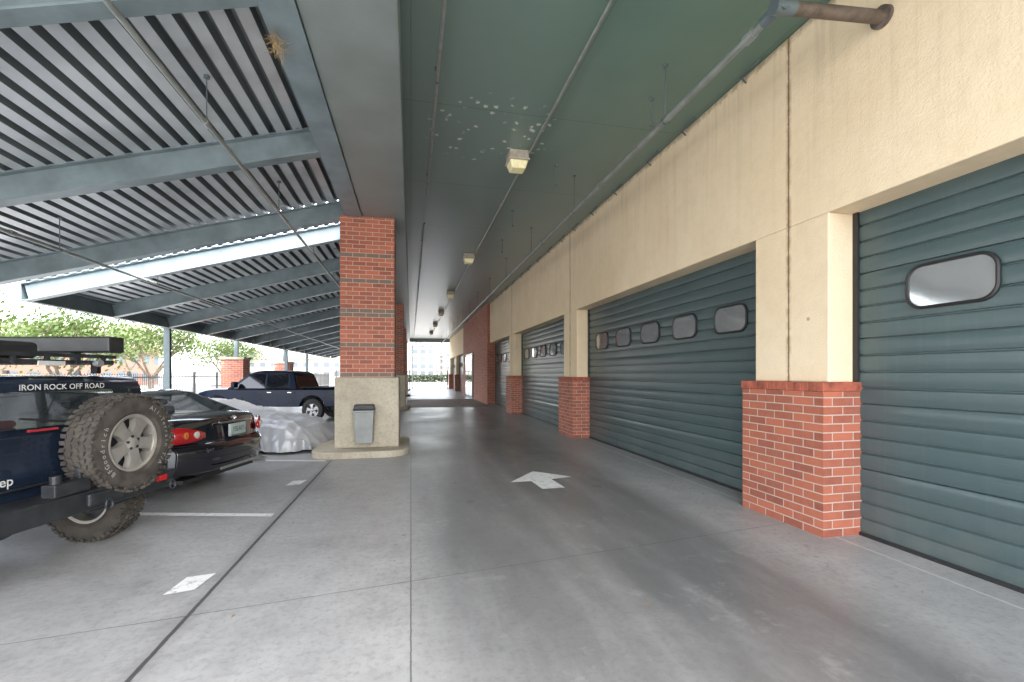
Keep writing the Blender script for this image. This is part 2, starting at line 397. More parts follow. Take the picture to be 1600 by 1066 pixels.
decal("painted_arrow",[(1.82,6.72),(1.33,6.10),(1.63,6.10),(1.66,5.66),(1.97,5.66),(1.94,6.16),(2.27,6.24)],"worn white arrow painted on the concrete drive aisle")
for i in range(9):
    y=5.18+3.06*(i-1)
    x0,x1=-1.42,-6.2
    decal("painted_parking_line",[(x0,y),(x0,y+.10),(x1,y+.10-.25*(x1-x0)),(x1,y-.25*(x1-x0))],"faded white angled parking line")
for i in range(6):
    y=3.5+3.06*i
    decal("painted_stall_patch",[(-1.63,y),(-1.46,y+.04),(-1.42,y+.30),(-1.60,y+.27)],"small worn white stall patch beside the floor joint")
rn=random.Random(21);b=MB()
for i in range(220):
    if i<110: x,y=rn.uniform(-1.2,3.7),rn.uniform(2.3,11)
    else: x,y=3.6-abs(rn.gauss(0,.3)),rn.uniform(2.4,10)
    a=rn.uniform(0,6.28);l=rn.uniform(.008,.028);w_=l*rn.uniform(.15,.45);c_,s_=math.cos(a),math.sin(a);z=.0065
    b.add([(x-c_*l,y-s_*l,z),(x-s_*w_,y+c_*w_,z+.003),(x+c_*l,y+s_*l,z),(x+s_*w_,y-c_*w_,z+.002)],[(0,1,2,3)])
o=b.build("dry_leaf_litter",M['straw'],origin=(1,5,.006));tag(o,"tiny dry leaf scraps scattered on the concrete","litter",kind="stuff")
# ---------------------------------------------------------------- garage building
WX=3.78;DX=4.08;PER=6.56;CEIL=4.95
CY0=-1.6
bld=empty("garage_building",(4.0,20,0));tag(bld,"cream stucco building with teal roll-up garage doors and brick piers","building")
BO=(4.0,20,0)
piersY=[-2.62,3.94,10.50,17.06]
w=MB()
w.box(WX,4.3,-3.08,22.0,3.0,CEIL)
for y in piersY: w.box(WX,4.3,y-.46,y+.46,1.42,3.0)
w.box(WX,4.3,32.5,46,3.0,CEIL)
for y in (33.0,39.4,45.5): w.box(WX,4.3,y-.46,y+.46,1.42,3.0)
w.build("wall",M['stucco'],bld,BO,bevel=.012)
u=MB();u.box(4.42,16,-3.08,46,0,9);u.build("building_block",M['blockwall'],bld,BO)  # unseen mass behind the doors, added to block sun and sky
for y in piersY+[33.0,39.4,45.5]:
    b=MB();b.box(3.66,4.28,y-.515,y+.515,0,1.335);b.build("brick_pier",M['brick'],bld,BO)
    c=MB()
    n=13
    for i in range(n):
        a=y-.528+i*(1.056/n);j=random.uniform(0,.004);c.box(3.649-j,4.27,a+.004,a+1.056/n-.004,1.337,1.418+random.uniform(0,.005))
    c.build("pier_cap",M['cap'],bld,BO,bevel=.004)
    c=MB();c.box(3.657,4.26,y-.519,y+.519,1.338,1.412);c.build("cap_mortar",M['conc'],bld,BO)
bm_=MB();bm_.box(3.66,4.3,22.0,32.5,0,CEIL);bm_.build("brick_wall",M['brick'],bld,BO)
d=MB();d.box(3.60,3.655,27.2,30.6,.0,2.75);pd=d.build("entrance_door",M['steel'],bld,BO)
d=MB();d.box(3.585,3.598,27.35,28.8,.15,2.6);d.box(3.585,3.598,28.95,30.45,.15,2.6);o=d.build("door_glass",M['pglass'],pd,BO)
def rrect(w2,h2,r,n=6):
    pts=[]
    for cx,cy,a0 in((w2-r,h2-r,0),(-w2+r,h2-r,90),(-w2+r,-h2+r,180),(w2-r,-h2+r,270)):
        for i in range(n+1):
            a=math.radians(a0+90*i/n);pts.append((cx+r*math.cos(a),cy+r*math.sin(a)))
    return pts
def door_window(parent,origin,yc,zc,x):
    b=MB()
    outer=rrect(.315,.185,.125);mid=rrect(.302,.172,.114);inn=rrect(.290,.160,.104)
    rings=[(outer,x-.001),(outer,x-.018),(mid,x-.025),(inn,x-.020),(inn,x-.010)]
    vs=[];n=len(outer)
    for r,xx in rings: vs+=[(xx,yc+a,zc+c) for a,c in r]
    fs=[]
    for j in range(len(rings)-1):
        for i in range(n): fs.append((j*n+i,j*n+(i+1)%n,(j+1)*n+(i+1)%n,(j+1)*n+i))
    b.add(vs,fs,0)
    b.add([(x-.012,yc+a,zc+c) for a,c in inn],[tuple(range(n))],1)
    return b.build("window",[M['black'],M['pane']],parent,origin,smooth=True)
def garage_door(y0,y1):
    b=MB();prof=[];z=.03
    prof.append((DX,0.03))
    k=0
    while z<3.0:
        k+=1;deep=.016 if k%4 else .024;gw=.02 if k%4 else .012
        prof+= [(DX-.004,z+.03),(DX-.007,z+.065),(DX-.004,z+.125-.0),(DX+.001,z+.15-gw*1.1),(DX+deep,z+.15-gw*.7),(DX+deep,z+.15-gw*.25),(DX,z+.15)]
        z+=.15
    n=len(prof)
    vs=[(x,y,zz) for y in (y0,y1) for (x,zz) in prof]
    b.add(vs,[(j,j+1,n+j+1,n+j) for j in range(n-1)],0)
    b.box(DX+.03,DX+.08,y0,y1,0,3.05,0)
    o=b.build("garage_door",M['door'],bld,BO,smooth=True,ang=50)
    s=MB()
    s.box(DX-.03,DX+.02,y0,y0+.05,.0,3.0);s.box(DX-.03,DX+.02,y1-.05,y1,.0,3.0);s.box(DX-.02,DX+.02,y0+.05,y1-.05,.004,.035)
    s.build("weather_strip",M['black'],o,BO)
    c=(y0+y1)/2
    for i in range(-2,3): door_window(o,BO,c+i*1.02,2.21,DX-.008)
for i in range(3): garage_door(piersY[i]+.46,piersY[i+1]-.46)
garage_door(17.52,22.0)
garage_door(33.46,38.94);garage_door(39.86,45.04)
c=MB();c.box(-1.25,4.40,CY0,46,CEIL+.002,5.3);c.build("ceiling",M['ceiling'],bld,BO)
c=MB();c.box(-.89,-.10,CY0,46,4.45,CEIL);c.build("ceiling_beam",M['greenbeam'],bld,BO,bevel=.01)
c=MB();c.box(-.10,WX,45.7,46,4.6,CEIL);c.build("end_header",M['greenbeam'],bld,BO)
for i in range(34):
    y=3.1+1.1*i+random.uniform(-.15,.15)
    c=MB();c.obox((3.73,y,CEIL-.005),(3.69,y+.05,CEIL-.06),.02,.012);c.obox((3.69,y+.05,CEIL-.06),(3.69,y+.26,CEIL-.065),.02,.012);c.obox((3.69,y+.26,CEIL-.065),(3.775,y+.28,CEIL-.10),.016,.012)
    c.build("ceiling_clip",M['steeldark'],bld,BO)
# ---------------------------------------------------------------- columns
def column(y0,label):
    e=empty("brick_column",(-.8,y0+.575,.12));O=(-.8,y0+.575,.12)
    b=MB();b.box(-1.37,-.22,y0,y0+1.15,.12,1.43);b.build("concrete_base",M['conc'],e,O,bevel=.025)
    b=MB();b.box(-1.285,-.305,y0+.085,y0+1.065,1.43,4.448);b.build("brick_shaft",M['brickband'],e,O)
    tag(e,label,"column",group="brick columns along the drive aisle")
    k=MB();pts=[]
    for px,py in rrect(.86,1.05,.45,8): pts.append((-.89+px,y0+.62+py))
    n=len(pts);k.add([(x,y,0) for x,y in pts]+[(x,y,.12) for x,y in pts],[tuple(range(n,2*n))]+[(i,(i+1)%n,n+(i+1)%n,n+i) for i in range(n)])
    o=k.build("curb_island",M['conc'],origin=(-.89,y0+.62,0),bevel=.02);tag(o,"low concrete curb island under a brick column","curb",group="curb islands")
for i,y in enumerate((8.85,19.75,30.65,41.5)):
    column(y,"red brick column with dark bands on a concrete base"+(" with a waste bin" if i==0 else ""))
tb=empty("waste_bin",(-.825,8.68,.24));tag(tb,"small grey waste bin with black lid hung on concrete base","bin")
b=MB();b.frustum(0,0,0,.60,.145,.11,.175,.14);b.box(-.185,.185,-.15,.13,.56,.60);b.box(-.05,.05,.12,.17,.25,.5)
b.build("bin_body",M['grey'],tb,bevel=.012)
b=MB();b.frustum(0,0,.602,.70,.18,.145,.165,.12);b.box(-.19,.19,-.155,.14,.60,.625);b.build("bin_lid",M['black'],tb,bevel=.012)
# ---------------------------------------------------------------- canopies
SL=.27;LX=-1.18;EX=-6.98
def zb(x): return 4.43-SL*(LX-x)
def canopy(y0,y1,rs,label):
    O=(-4,(y0+y1)/2,0)
    e=empty("carport_canopy",O);tag(e,label,"carport roof",group="carport canopies")
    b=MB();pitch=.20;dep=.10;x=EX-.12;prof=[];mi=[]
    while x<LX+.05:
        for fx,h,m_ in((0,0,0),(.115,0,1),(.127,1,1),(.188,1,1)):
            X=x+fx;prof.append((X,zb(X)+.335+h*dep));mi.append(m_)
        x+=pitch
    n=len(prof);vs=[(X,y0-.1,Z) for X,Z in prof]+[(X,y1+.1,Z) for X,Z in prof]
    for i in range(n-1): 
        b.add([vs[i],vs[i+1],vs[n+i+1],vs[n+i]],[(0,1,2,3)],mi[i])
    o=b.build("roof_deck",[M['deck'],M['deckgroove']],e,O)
    for y in rs:
        r=MB()
        p0=(EX,y,zb(EX));p1=(LX-.0,y,zb(LX))
        r.obox(p0,p1,.16,.02,off=.01);r.obox(p0,p1,.014,.30,off=.165);r.obox(p0,p1,.16,.02,off=.322)
        r.obox((LX-.12,y-.03,zb(LX-.12)+.03),(LX-.12,y-.03,zb(LX-.12)+.28),.12,.01)
        r.build("rafter",M['steel'],e,O)
    r=MB();q=EX-.02
    z=zb(EX)
    r.box(q-.16,q,y0-.05,y1+.05,z+.0,z+.02);r.box(q-.09,q-.076,y0-.05,y1+.05,z+.02,z+.30);r.box(q-.16,q,y0-.05,y1+.05,z+.30,z+.318)
    r.build("eave_beam",M['steeldark'],e,O)
    return e
c1=canopy(-1.3,9.1,[-1.3,1.3,3.9,6.5,9.1],"sloping corrugated steel carport roof on blue-grey rafters")
rs2=[10.3+2.55*i for i in range(14)]
c2=canopy(10.3,rs2[-1],rs2,"long sloping corrugated carport roof beyond the sky gap")
lb=MB();y0,y1=CY0,45.5
lb.box(-1.19,-.895,y0,y1,4.43,4.455);lb.box(-1.07,-1.05,y0,y1,4.455,4.90);lb.box(-1.19,-.895,y0,y1,4.90,4.925)
o=lb.build("ledger_beam",M['steel'],origin=(-1.06,20,4.43));tag(o,"long blue-grey steel beam carrying the carport rafters","beam")
for y in (5.0,7.7):
    b=MB();b.box(-1.185,-1.075,y,y+.012,4.457,4.898)
    b.box(-1.185,-1.075,y+.12,y+.13,4.457,4.898);b.build("stiffener_plate",M['steel'],o,(-1.06,20,4.43))
for i,y in enumerate((5.2,15.4,28.6,34.0)):
    b=MB();b.box(-7.13,-6.97,y-.06,y-.045,.02,zb(-7.05));b.box(-7.13,-6.97,y+.045,y+.06,.02,zb(-7.05));b.box(-7.057,-7.043,y-.045,y+.045,.02,zb(-7.05));b.box(-7.2,-6.9,y-.15,y+.15,0.005,.02)
    o=b.build("canopy_post",M['steeldark'],origin=(-7.05,y,.005));tag(o,"slender dark steel post holding up the carport eave","post",group="carport posts")
for y in (21.6,29.2):
    e=empty("brick_gate_pier",(-7.3,y,0));tag(e,"short red brick pier beside the parking stalls","pier",group="brick piers by the fence")
    b=MB();b.box(-7.75,-6.9,y-.42,y+.42,0,2.1);b.build("brick_shaft",M['brick'],e,(-7.3,y,0))
    b=MB();b.box(-7.8,-6.85,y-.47,y+.47,2.1,2.2);b.build("pier_cap",M['conc'],e,(-7.3,y,0),bevel=.01)
    b=MB();b.box(-7.37,-7.23,y-.06,y+.06,2.2,3.0);b.build("steel_stub",M['steeldark'],e,(-7.3,y,0))
b=MB()
for i in range(110):
    a=Vector((-1.15+random.gauss(0,.03),4.35+random.gauss(0,.05),4.40+random.gauss(0,.035)))
    d_=Vector((random.gauss(0,1),random.gauss(0,1),random.gauss(-.6,.9))).normalized()*random.uniform(.04,.11)
    b.cyl(a,a+d_,.0015,n=3)
o=b.build("bird_nest",M['straw'],origin=(-1.12,4.15,4.42));tag(o,"scrappy dry straw nest caught on the steel beam","nest")
# ---------------------------------------------------------------- pipes
def pipe(name,pts,r,mat,label,cat,hang=None,hz=None,couple=None):
    O=pts[0];e=empty(name,O);tag(e,label,cat)
    b=MB()
    for a,c in zip(pts[:-1],pts[1:]): b.cyl(a,c,r,n=14)
    b.build("pipe_run",mat,e,O,smooth=True)
    for y in couple or []:
        b=MB();b.cyl((pts[0][0],y-.05,pts[0][2]),(pts[0][0],y+.05,pts[0][2]),r*1.4,n=14)
        b.build("pipe_coupling",mat,e,O,smooth=True)
    if hang:
        for y in hang:
            b=MB();x=pts[0][0];z=pts[0][2];zt=hz(x)
            b.cyl((x,y,z+r),(x,y,zt),.006,n=6);b.lathe([(-.015,r*1.25),(.015,r*1.25)],(x,y,z),(0,1,0),14);b.cyl((x,y,zt-.02),(x,y,zt),.03,n=8)
            b.build("pipe_hanger",M['steeldark'],e,O)
    return e
cz=lambda x:CEIL
pipe("sprinkler_pipe",[(2.78,2.98,4.33),(2.78,45,4.33)],.032,M['pipe'],"long painted sprinkler pipe hung under the green ceiling","pipe",[4.6+2.9*i for i in range(14)],cz,[3.3+3.1*i for i in range(13)])
e=empty("wall_pipe",(3.78,2.98,4.4));tag(e,"thick rusty brown pipe elbow entering the stucco wall","pipe")
b=MB();b.cyl((2.80,2.98,4.33),(3.80,2.98,4.42),.05,n=18);b.build("pipe_run",M['rustpipe'],e,(3.78,2.98,4.4),smooth=True)
b=MB();b.cyl((3.745,2.98,4.415),(3.782,2.98,4.42),.085,n=20);b.build("wall_flange",M['rustpipe'],e,(3.78,2.98,4.4),smooth=True)
b=MB();b.cyl((2.72,2.98,4.325),(2.90,2.98,4.34),.058,n=18);b.cyl((2.78,2.93,4.33),(2.78,3.14,4.33),.048,n=16);b.build("pipe_elbow",M['steeldark'],e,(3.78,2.98,4.4),smooth=True)
pipe("conduit",[(1.78,CY0,4.89),(1.78,44,4.89)],.016,M['galv'],"thin steel conduit feeding the ceiling lights","conduit",None,None,[3+3*i for i in range(13)])
pipe("conduit",[(.29,CY0,4.80),(.29,8.5,4.80)],.018,M['galv'],"short thin steel pipe hung near the ceiling beam","conduit",[2.5,5.2,8.0],cz)
pipe("conduit",[(.29,10.2,4.80),(.29,44,4.80)],.018,M['galv'],"thin steel pipe continuing along the ceiling","conduit",[12+3*i for i in range(10)],cz,[10.25])
zc_=lambda x:zb(x)+.33
pipe("sprinkler_pipe",[(-2.03,-1,4.05),(-2.03,45,4.05)],.024,M['pipe'],"thin sprinkler pipe under the upper carport rafters","pipe",[2.6+2.6*i for i in range(15)],zc_,[5.2+3*i for i in range(12)])
pipe("sprinkler_pipe",[(-4.93,-1,3.28),(-4.93,45,3.28)],.024,M['pipe'],"thin sprinkler pipe under the lower carport rafters","pipe",[2.6+2.6*i for i in range(15)],zc_,[7+3*i for i in range(12)])
for (x,y) in ((2.35,7.2),(2.95,5.2),(2.1,9.4),(2.3,11.5)):
    b=MB();b.cyl((x,y,CEIL),(x,y,CEIL-.34),.006,n=6);b.cyl((x,y,CEIL-.34),(x,y,CEIL-.30),.018,n=8);b.cyl((x,y,CEIL-.02),(x,y,CEIL),.03,n=8)
    o=b.build("hanger_rod",M['steeldark'],origin=(x,y,CEIL));tag(o,"thin threaded rod dropping from the green ceiling","rod",group="ceiling rods")
def light(y):
    e=empty("ceiling_light",(1.63,y,CEIL))
    b=MB();b.box(-.15,.15,-.15,.15,-.14,-.0);b.box(-.165,.165,-.165,.165,-.15,-.12);b.build("lamp_housing",M['lamphouse'],e,bevel=.01)
    b=MB();b.frustum(0,0,-.27,-.15,.11,.11,.145,.145);b.build("lamp_lens",M['lens'],e,bevel=.02,seg=3)
    tag(e,"square ceiling light with yellowed lens on green ceiling","ceiling light",group="ceiling lights");return e
l0=light(6.95)
for i in range(1,6): dup(l0,(1.63,6.95+6.15*i,CEIL))
# ---------------------------------------------------------------- vehicles
def wheel(parent,x,y,r,wd,rimmat,rubber,out,spokes=5,blocks=False,name="wheel",axis='y',z=None):
    if axis=='y': ax=Vector((0,out,0))
    else: ax=Vector((out,0,0))
    e=empty(name,(x,y,z if z is not None else r),0,parent)
    h=wd/2;ri=r*.58
    b=MB();b.lathe([(-h*.8,ri),(-h,ri*1.12),(-h*1.02,r*.8),(-h*.9,r*.94),(-h*.75,r*.985),(0,r*.99),(h*.75,r*.985),(h*.9,r*.94),(h*1.02,r*.8),(h,ri*1.12),(h*.8,ri)],(0,0,0),ax,48,0)
    if blocks:
        a=ax.orthogonal().normalized();c=ax.cross(a)
        for i in range(48):
            t=2*math.pi*i/48
            for k,(o_,ww,ph) in enumerate(((-.82,.34,0),(-.34,.28,.5),(.10,.28,0),(.50,.2,.5),(.86,.32,.3))):
                tt=t+ph*2*math.pi/48
                rd=a*math.cos(tt)+c*math.sin(tt);tg=-a*math.sin(tt)+c*math.cos(tt)
                rr=r*(1.0 if abs(o_)<.7 else .982)
                p=rd*rr+ax*(o_*h)+tg*random.uniform(-.002,.002)
                hw=ax*(ww*h/2);dd=(tg+ax*random.choice((-.35,.35))).normalized()*(.017)
                hh=rd*.010
                vs=[p+sx*hw+sy*dd+sz*hh for sx,sy,sz in((-1,-1,-1),(1,-1,-1),(1,1,-1),(-1,1,-1),(-1,-1,1),(1,-1,1),(1,1,1),(-1,1,1))]
                b.add(vs,[(0,3,2,1),(4,5,6,7),(0,1,5,4),(1,2,6,5),(2,3,7,6),(3,0,4,7)],0)
            if i%2==0:
                for sd in(-1,1):
                    rd=a*math.cos(t)+c*math.sin(t)
                    b.obox(rd*r*.90+ax*(sd*h*.985),rd*r*.965+ax*(sd*h*.94),.028,.012,up=ax,mi=0)
    b.build("tyre",rubber,e,smooth=True,ang=30)
    b=MB();b.lathe([(h*.84,ri*1.02),(h*.88,ri*.98),(h*.8,ri*.9),(h*.1,ri*.86),(-h*.75,ri*.9),(-h*.84,ri*1.0)],(0,0,0),ax,40,0)
    b.lathe([(h*.12,ri*.88),(h*.1,.001)],(0,0,0),ax,32,1)
    a=ax.orthogonal().normalized();c=ax.cross(a)
    for i in range(spokes):
        t=2*math.pi*(i+.5)/spokes;rd=a*math.cos(t)+c*math.sin(t);tg=-a*math.sin(t)+c*math.cos(t)
        w0,w1=ri*.2,ri*.33;z0,z1=h*.72,h*.78
        vs=[]
        for rr,ww,zt in((ri*.15,w0,z0),(ri*.55,w0*.95,z1),(ri*.93,w1,z0)):
            for s in(-1,1):
                vs.append(rd*rr+tg*(s*ww)+ax*zt)
            for s in(-1,1):
                vs.append(rd*rr+tg*(s*ww*1.1)+ax*(zt-.05))
        fs=[(0,1,5,4),(4,5,9,8),(0,4,6,2),(4,8,10,6),(1,3,7,5),(5,7,11,9)]
        b.add(vs,fs,0)
    b.lathe([(h*.5,ri*.30),(h*.72,ri*.28),(h*.76,ri*.22),(h*.84,ri*.15),(h*.86,.001)],(0,0,0),ax,24,0)
    for i in range(5):
        t=2*math.pi*i/5;rd=a*math.cos(t)+c*math.sin(t)
        b.cyl(rd*ri*.22+ax*h*.7,rd*ri*.22+ax*(h*.82),.012,n=6,mi=1)
    b.build("rim",[rimmat,M['blacksteel']],e,smooth=True,ang=30)
    return e
def arch(cx,r,zc,zbm,n=10):
    a0=math.asin(max(-1,min(1,(zbm-zc)/r)))
    return [(cx+r*math.cos(a0+(math.pi-2*a0)*i/n),zc+r*math.sin(a0+(math.pi-2*a0)*i/n)) for i in range(n+1)]
def slab(prof,W,rnd=.0,crown=0,tuck=.0,ns=9,zsill=.3,topz=1.0,xr=0,xf=0):
    b=MB();ys=[math.sin(math.pi/2*(-1+2*i/(ns-1)))*1.0 for i in range(ns)]
    n=len(prof);vs=[]
    for t in ys:
        q=abs(t)
        for x,z in prof:
            xx=x
            if x<xr: xx=x+rnd*(q**3.2)*min(1,(xr-x)/.5)
            if x>xf: xx=x-rnd*1.6*(q**2.6)*min(1,(x-xf)/.7)
            zz=z-crown*(q**3)*max(0,(z-topz*.7)/(topz*.3)) if z>topz*.7 else z
            wy=W*(1-tuck*max(0,(z-.6))**1.5)
            vs.append((xx,t*wy,zz))
    fs=[]
    for j in range(ns-1):
        for i in range(n): fs.append((j*n+i,j*n+(i+1)%n,(j+1)*n+(i+1)%n,(j+1)*n+i))
    fs.append(tuple(range(n)));fs.append(tuple(range((ns-1)*n,ns*n))[::-1])
    b.add(vs,fs);return b
def lin(w0,w1,z0,z1): return lambda z:w0+(w1-w0)*(z-z0)/(z1-z0)
def roofp(b,prof,f):
    n=len(prof)
    vs=[(x,-f(z),z) for x,z in prof]+[(x,f(z),z) for x,z in prof]
    b.add(vs,[tuple(range(n)),tuple(range(n,2*n))[::-1]]+[(i,(i+1)%n,n+(i+1)%n,n+i) for i in range(n)])
def sidepoly(b,pts,f,th=.05):
    n=len(pts)
    for s in(-1,1):
        vs=[(x,s*f(z),z) for x,z in pts]+[(x,s*(f(z)-th),z) for x,z in pts]
        b.add(vs,[tuple(range(n)),tuple(range(n,2*n))[::-1]]+[(i,(i+1)%n,n+(i+1)%n,n+i) for i in range(n)])
def sideglass(par,pts,f,off=-.01,mat='glass'):
    for s in(-1,1):
        b=MB();b.add([(x,s*(f(z)+off),z) for x,z in pts],[tuple(range(len(pts)))]);b.build("side_window",M[mat],par)
def crossglass(b,a,c,f,inset,off):
    ax,az=a;cx,cz2=c;d=Vector((cx-ax,0,cz2-az)).normalized();nrm=Vector((-d.z,0,d.x))*off
    b.add([(ax+nrm.x,-(f(az)-inset),az+nrm.z),(ax+nrm.x,(f(az)-inset),az+nrm.z),(cx+nrm.x,(f(cz2)-inset),cz2+nrm.z),(cx+nrm.x,-(f(cz2)-inset),cz2+nrm.z)],[(0,1,2,3)])
def seats(par,rows,w,z0,z1):
    for x in rows:
        for s in(-1,1):
            t=MB();t.box(x-.06,x+.06,s*w-.22,s*w+.22,z0-.05,z0+(z1-z0)*.45);t.box(x-.04,x+.04,s*w-.12,s*w+.12,z0+(z1-z0)*.55,z1);t.build("seat",M['interior'],par,bevel=.03)
HD=math.atan2(.2425,-.970)
def place(mb,fn,vs,fs,mi=0): mb.add([fn(p) for p in vs],fs,mi)
# ---- SUV
suv=empty("off_road_vehicle",(-4.72,4.66,0),HD);tag(suv,"dusty navy off-road vehicle with spare wheel on rear bumper","car")
prof=[(-2.1,.62),(-2.13,.75),(-2.13,1.05),(-2.08,1.10),(.62,1.10),(.75,1.08),(1.9,1.0),(2.02,.9),(2.03,.58),(1.75,.55)]+arch(1.05,.5,.45,.55)+arch(-1.62,.5,.45,.55)
b=slab(prof,.90,.05,0.0,0,5,topz=9,xr=-1.6,xf=1.4);body=b.build("body",M['jeep'],suv,smooth=True,bevel=.035,seg=3)
f=lin(.885,.81,1.10,1.51)
b=MB()
roofp(b,[(-2.092,1.365),(-2.07,1.43),(-2.0,1.48),(.05,1.51),(.15,1.48),(.22,1.43),(-1.95,1.43),(-2.04,1.365)],f)
sidepoly(b,[(-2.112,1.08),(-2.088,1.37),(-2.0,1.44),(-1.90,1.44),(-1.96,1.08)],f,.13)
sidepoly(b,[(-1.15,1.08),(-1.15,1.45),(-1.08,1.45),(-1.08,1.08)],f);sidepoly(b,[(-.30,1.08),(-.30,1.46),(-.24,1.46),(-.24,1.08)],f)
sidepoly(b,[(.64,1.08),(.18,1.47),(.08,1.47),(.52,1.08)],f,.07)
b.build("cabin_frame",M['jeep'],suv,smooth=True,bevel=.012)
g=MB();crossglass(g,(-2.105,1.10),(-2.085,1.37),f,.12,.012)
rw=g.build("rear_window",M['glass'],suv)
t=MB();t.cyl((-2.13,-.15,1.12),(-2.14,.25,1.18),.008,n=6);t.build("wiper",M['black'],rw)
sideglass(suv,[(-1.96,1.10),(-1.9,1.43),(-1.15,1.44),(-1.15,1.10)],f);sideglass(suv,[(-1.08,1.10),(-1.08,1.44),(-.3,1.45),(-.3,1.10)],f);sideglass(suv,[(-.24,1.10),(-.24,1.45),(.1,1.45),(.52,1.10)],f)
g=MB();crossglass(g,(.60,1.10),(.2,1.44),f,.06,-.0);g.build("windscreen",M['glass'],suv)
seats(suv,(-.95,.0),.38,1.10,1.36)
t=MB();t.box(-1.9,-1.7,.05,.5,1.10,1.15);t.build("cargo_load",M['red'],suv,bevel=.02)
t=MB();vs,fs=text_mesh("IRON ROCK OFF ROAD",.07)
wtx=max(v.x for v in vs)-min(v.x for v in vs)
place(t,lambda p:(-2.105,-p.x*(.66/wtx)-.11,1.397+p.y*.85),vs,fs)
t.build("window_lettering",M['letter'],suv)
t=MB();vs,fs=text_mesh("Jeep",.092)
place(t,lambda p:(-2.142,-p.x+.365,.75+p.y),vs,fs);t.build("badge",M['letter'],suv)
for s in(-1,1):
    t=MB();t.box(-2.16,-2.12,s*.82-.055,s*.82+.055,.78,1.05,0);t.box(-2.165,-2.158,s*.82-.045,s*.82+.045,.79,.87,1);t.build("tail_light",[M['redlens'],M['orange']],suv,bevel=.01)
t=MB();t.box(-2.15,-2.13,-.78,.78,.68,.69);t.box(-2.15,-2.13,-.70,-.69,.70,1.06);t.box(-2.15,-2.13,.69,.70,.70,1.06);t.build("tailgate_seam",M['black'],suv)
t=MB();t.box(-2.165,-2.14,.0,.20,1.078,1.092);t.build("reflective_strap",M['red'],suv)
t=MB();t.add([(-2.16,-.94,.44),(-2.36,-.86,.44),(-2.36,.82,.44),(-2.16,.92,.44),(-2.10,.92,.44),(-2.10,-.94,.44),
              (-2.16,-.97,.60),(-2.38,-.89,.60),(-2.38,.84,.60),(-2.16,.95,.60),(-2.10,.95,.60),(-2.10,-.97,.60)],[(0,1,2,3,4,5),(6,7,8,9,10,11),(0,1,7,6),(1,2,8,7),(2,3,9,8),(3,4,10,9),(4,5,11,10),(5,0,6,11)])
t.box(-2.3,-2.12,-.5,-.1,.40,.44);t.box(-2.41,-2.37,-.3,.0,.48,.58)
t.build("rear_bumper",M['blacksteel'],suv,bevel=.015)
for yy in(-.80,.72,-.15):
    t=MB();t.cyl((-2.36,yy,.50),(-2.42,yy,.50),.025,n=10)
    for i in range(14):
        a0=2*math.pi*i/14;a1=2*math.pi*(i+1)/14
        t.cyl((-2.42,yy+.03*math.cos(a0),.465+.04*math.sin(a0)),(-2.42,yy+.03*math.cos(a1),.465+.04*math.sin(a1)),.009,n=6)
    t.build("tow_shackle",M['blacksteel'],suv)
t=MB();t.box(-2.37,-2.26,-.05,.22,.605,.70);t.box(-2.33,-2.27,-.86,.05,.605,.67);t.box(-2.31,-2.26,-.10,-.02,.67,.95);t.obox((-2.28,-.02,.70),(-2.28,-.42,.95),.05,.05);t.box(-2.28,-2.14,-.5,-.3,.82,1.02)
t.cyl((-2.32,.17,.58),(-2.32,.17,.76),.035,n=12)
t.build("tyre_carrier",M['blacksteel'],suv,bevel=.01)
for yy in(-.72,.68):
    t=MB();t.box(-2.392,-2.372,yy-.05,yy+.05,.52,.57);t.build("reflector",M['redlens'],suv)
sp=wheel(suv,-2.29,-.41,.41,.25,M['rim'],M['dirtrubber'],-1,5,True,"spare_wheel",'x',.915)
t=MB()
def circ(s,r,size,a0,step,flip=False):
    for i,ch in enumerate(s):
        if ch==' ':continue
        vs,fs=text_mesh(ch,size)
        a=a0-step*i
        def fn(p,a=a):
            u,v=(p.x,p.y+r)
            an=a-math.pi/2
            U=u*math.cos(an)-v*math.sin(an);V=u*math.sin(an)+v*math.cos(an)
            return (-.1325,-U,V)
        place(t,fn,vs,fs)
circ("All-Terrain T/A",.318,.055,math.radians(62),math.radians(7.4))
circ("BFGoodrich",.318,.055,math.radians(225),math.radians(8.0))
t.build("tyre_lettering",M['tyreletter'],sp)
for x in(-1.80,1.05):
    for s in(-1,1): wheel(suv,x,s*.66,.39,.22,M['rim'],M['dirtrubber'],s,5,True)
t=MB();t.cyl((-1.75,-.55,.40),(-1.75,.55,.40),.045,n=12);t.lathe([(-.13,.05),(-.1,.13),(0,.16),(.1,.13),(.13,.05)],(-1.75,.1,.40),(1,0,0),16);t.cyl((-2.0,.35,.47),(-1.2,.35,.47),.09,n=14);t.box(-1.9,1.9,-.45,.45,.45,.60)
t.build("rear_axle",M['blacksteel'],suv,smooth=True)
t=MB()
for y in(-.68,.68): t.obox((-1.95,y,1.60),(.1,y,1.60),.04,.04)
for i in range(8): t.obox((-1.93+i*.27,-.68,1.60),(-1.93+i*.27,.68,1.60),.05,.025)
t.obox((-1.96,-.7,1.65),(-1.96,.7,1.65),.03,.03)
for x in(-1.8,-.2):
    for y in(-.68,.68): t.box(x-.03,x+.03,y-.02,y+.02,1.5,1.60)
for i in range(6): t.box(-1.97,-1.945,-.6+i*.24,-.575+i*.24,1.58,1.66)
t.build("roof_rack",M['blacksteel'],suv)
t=MB();t.box(-1.98,.25,-.78,-.62,1.69,1.835);t.build("awning_case",M['black'],suv,bevel=.015)
t=MB()
for x in(-1.6,-.2): t.box(x-.02,x+.02,-.72,-.66,1.60,1.71)
t.build("awning_bracket",M['blacksteel'],suv)
t=MB();t.box(-1.85,-.5,-.15,.55,1.62,1.75);t.build("cargo_case",M['black'],suv,bevel=.03)
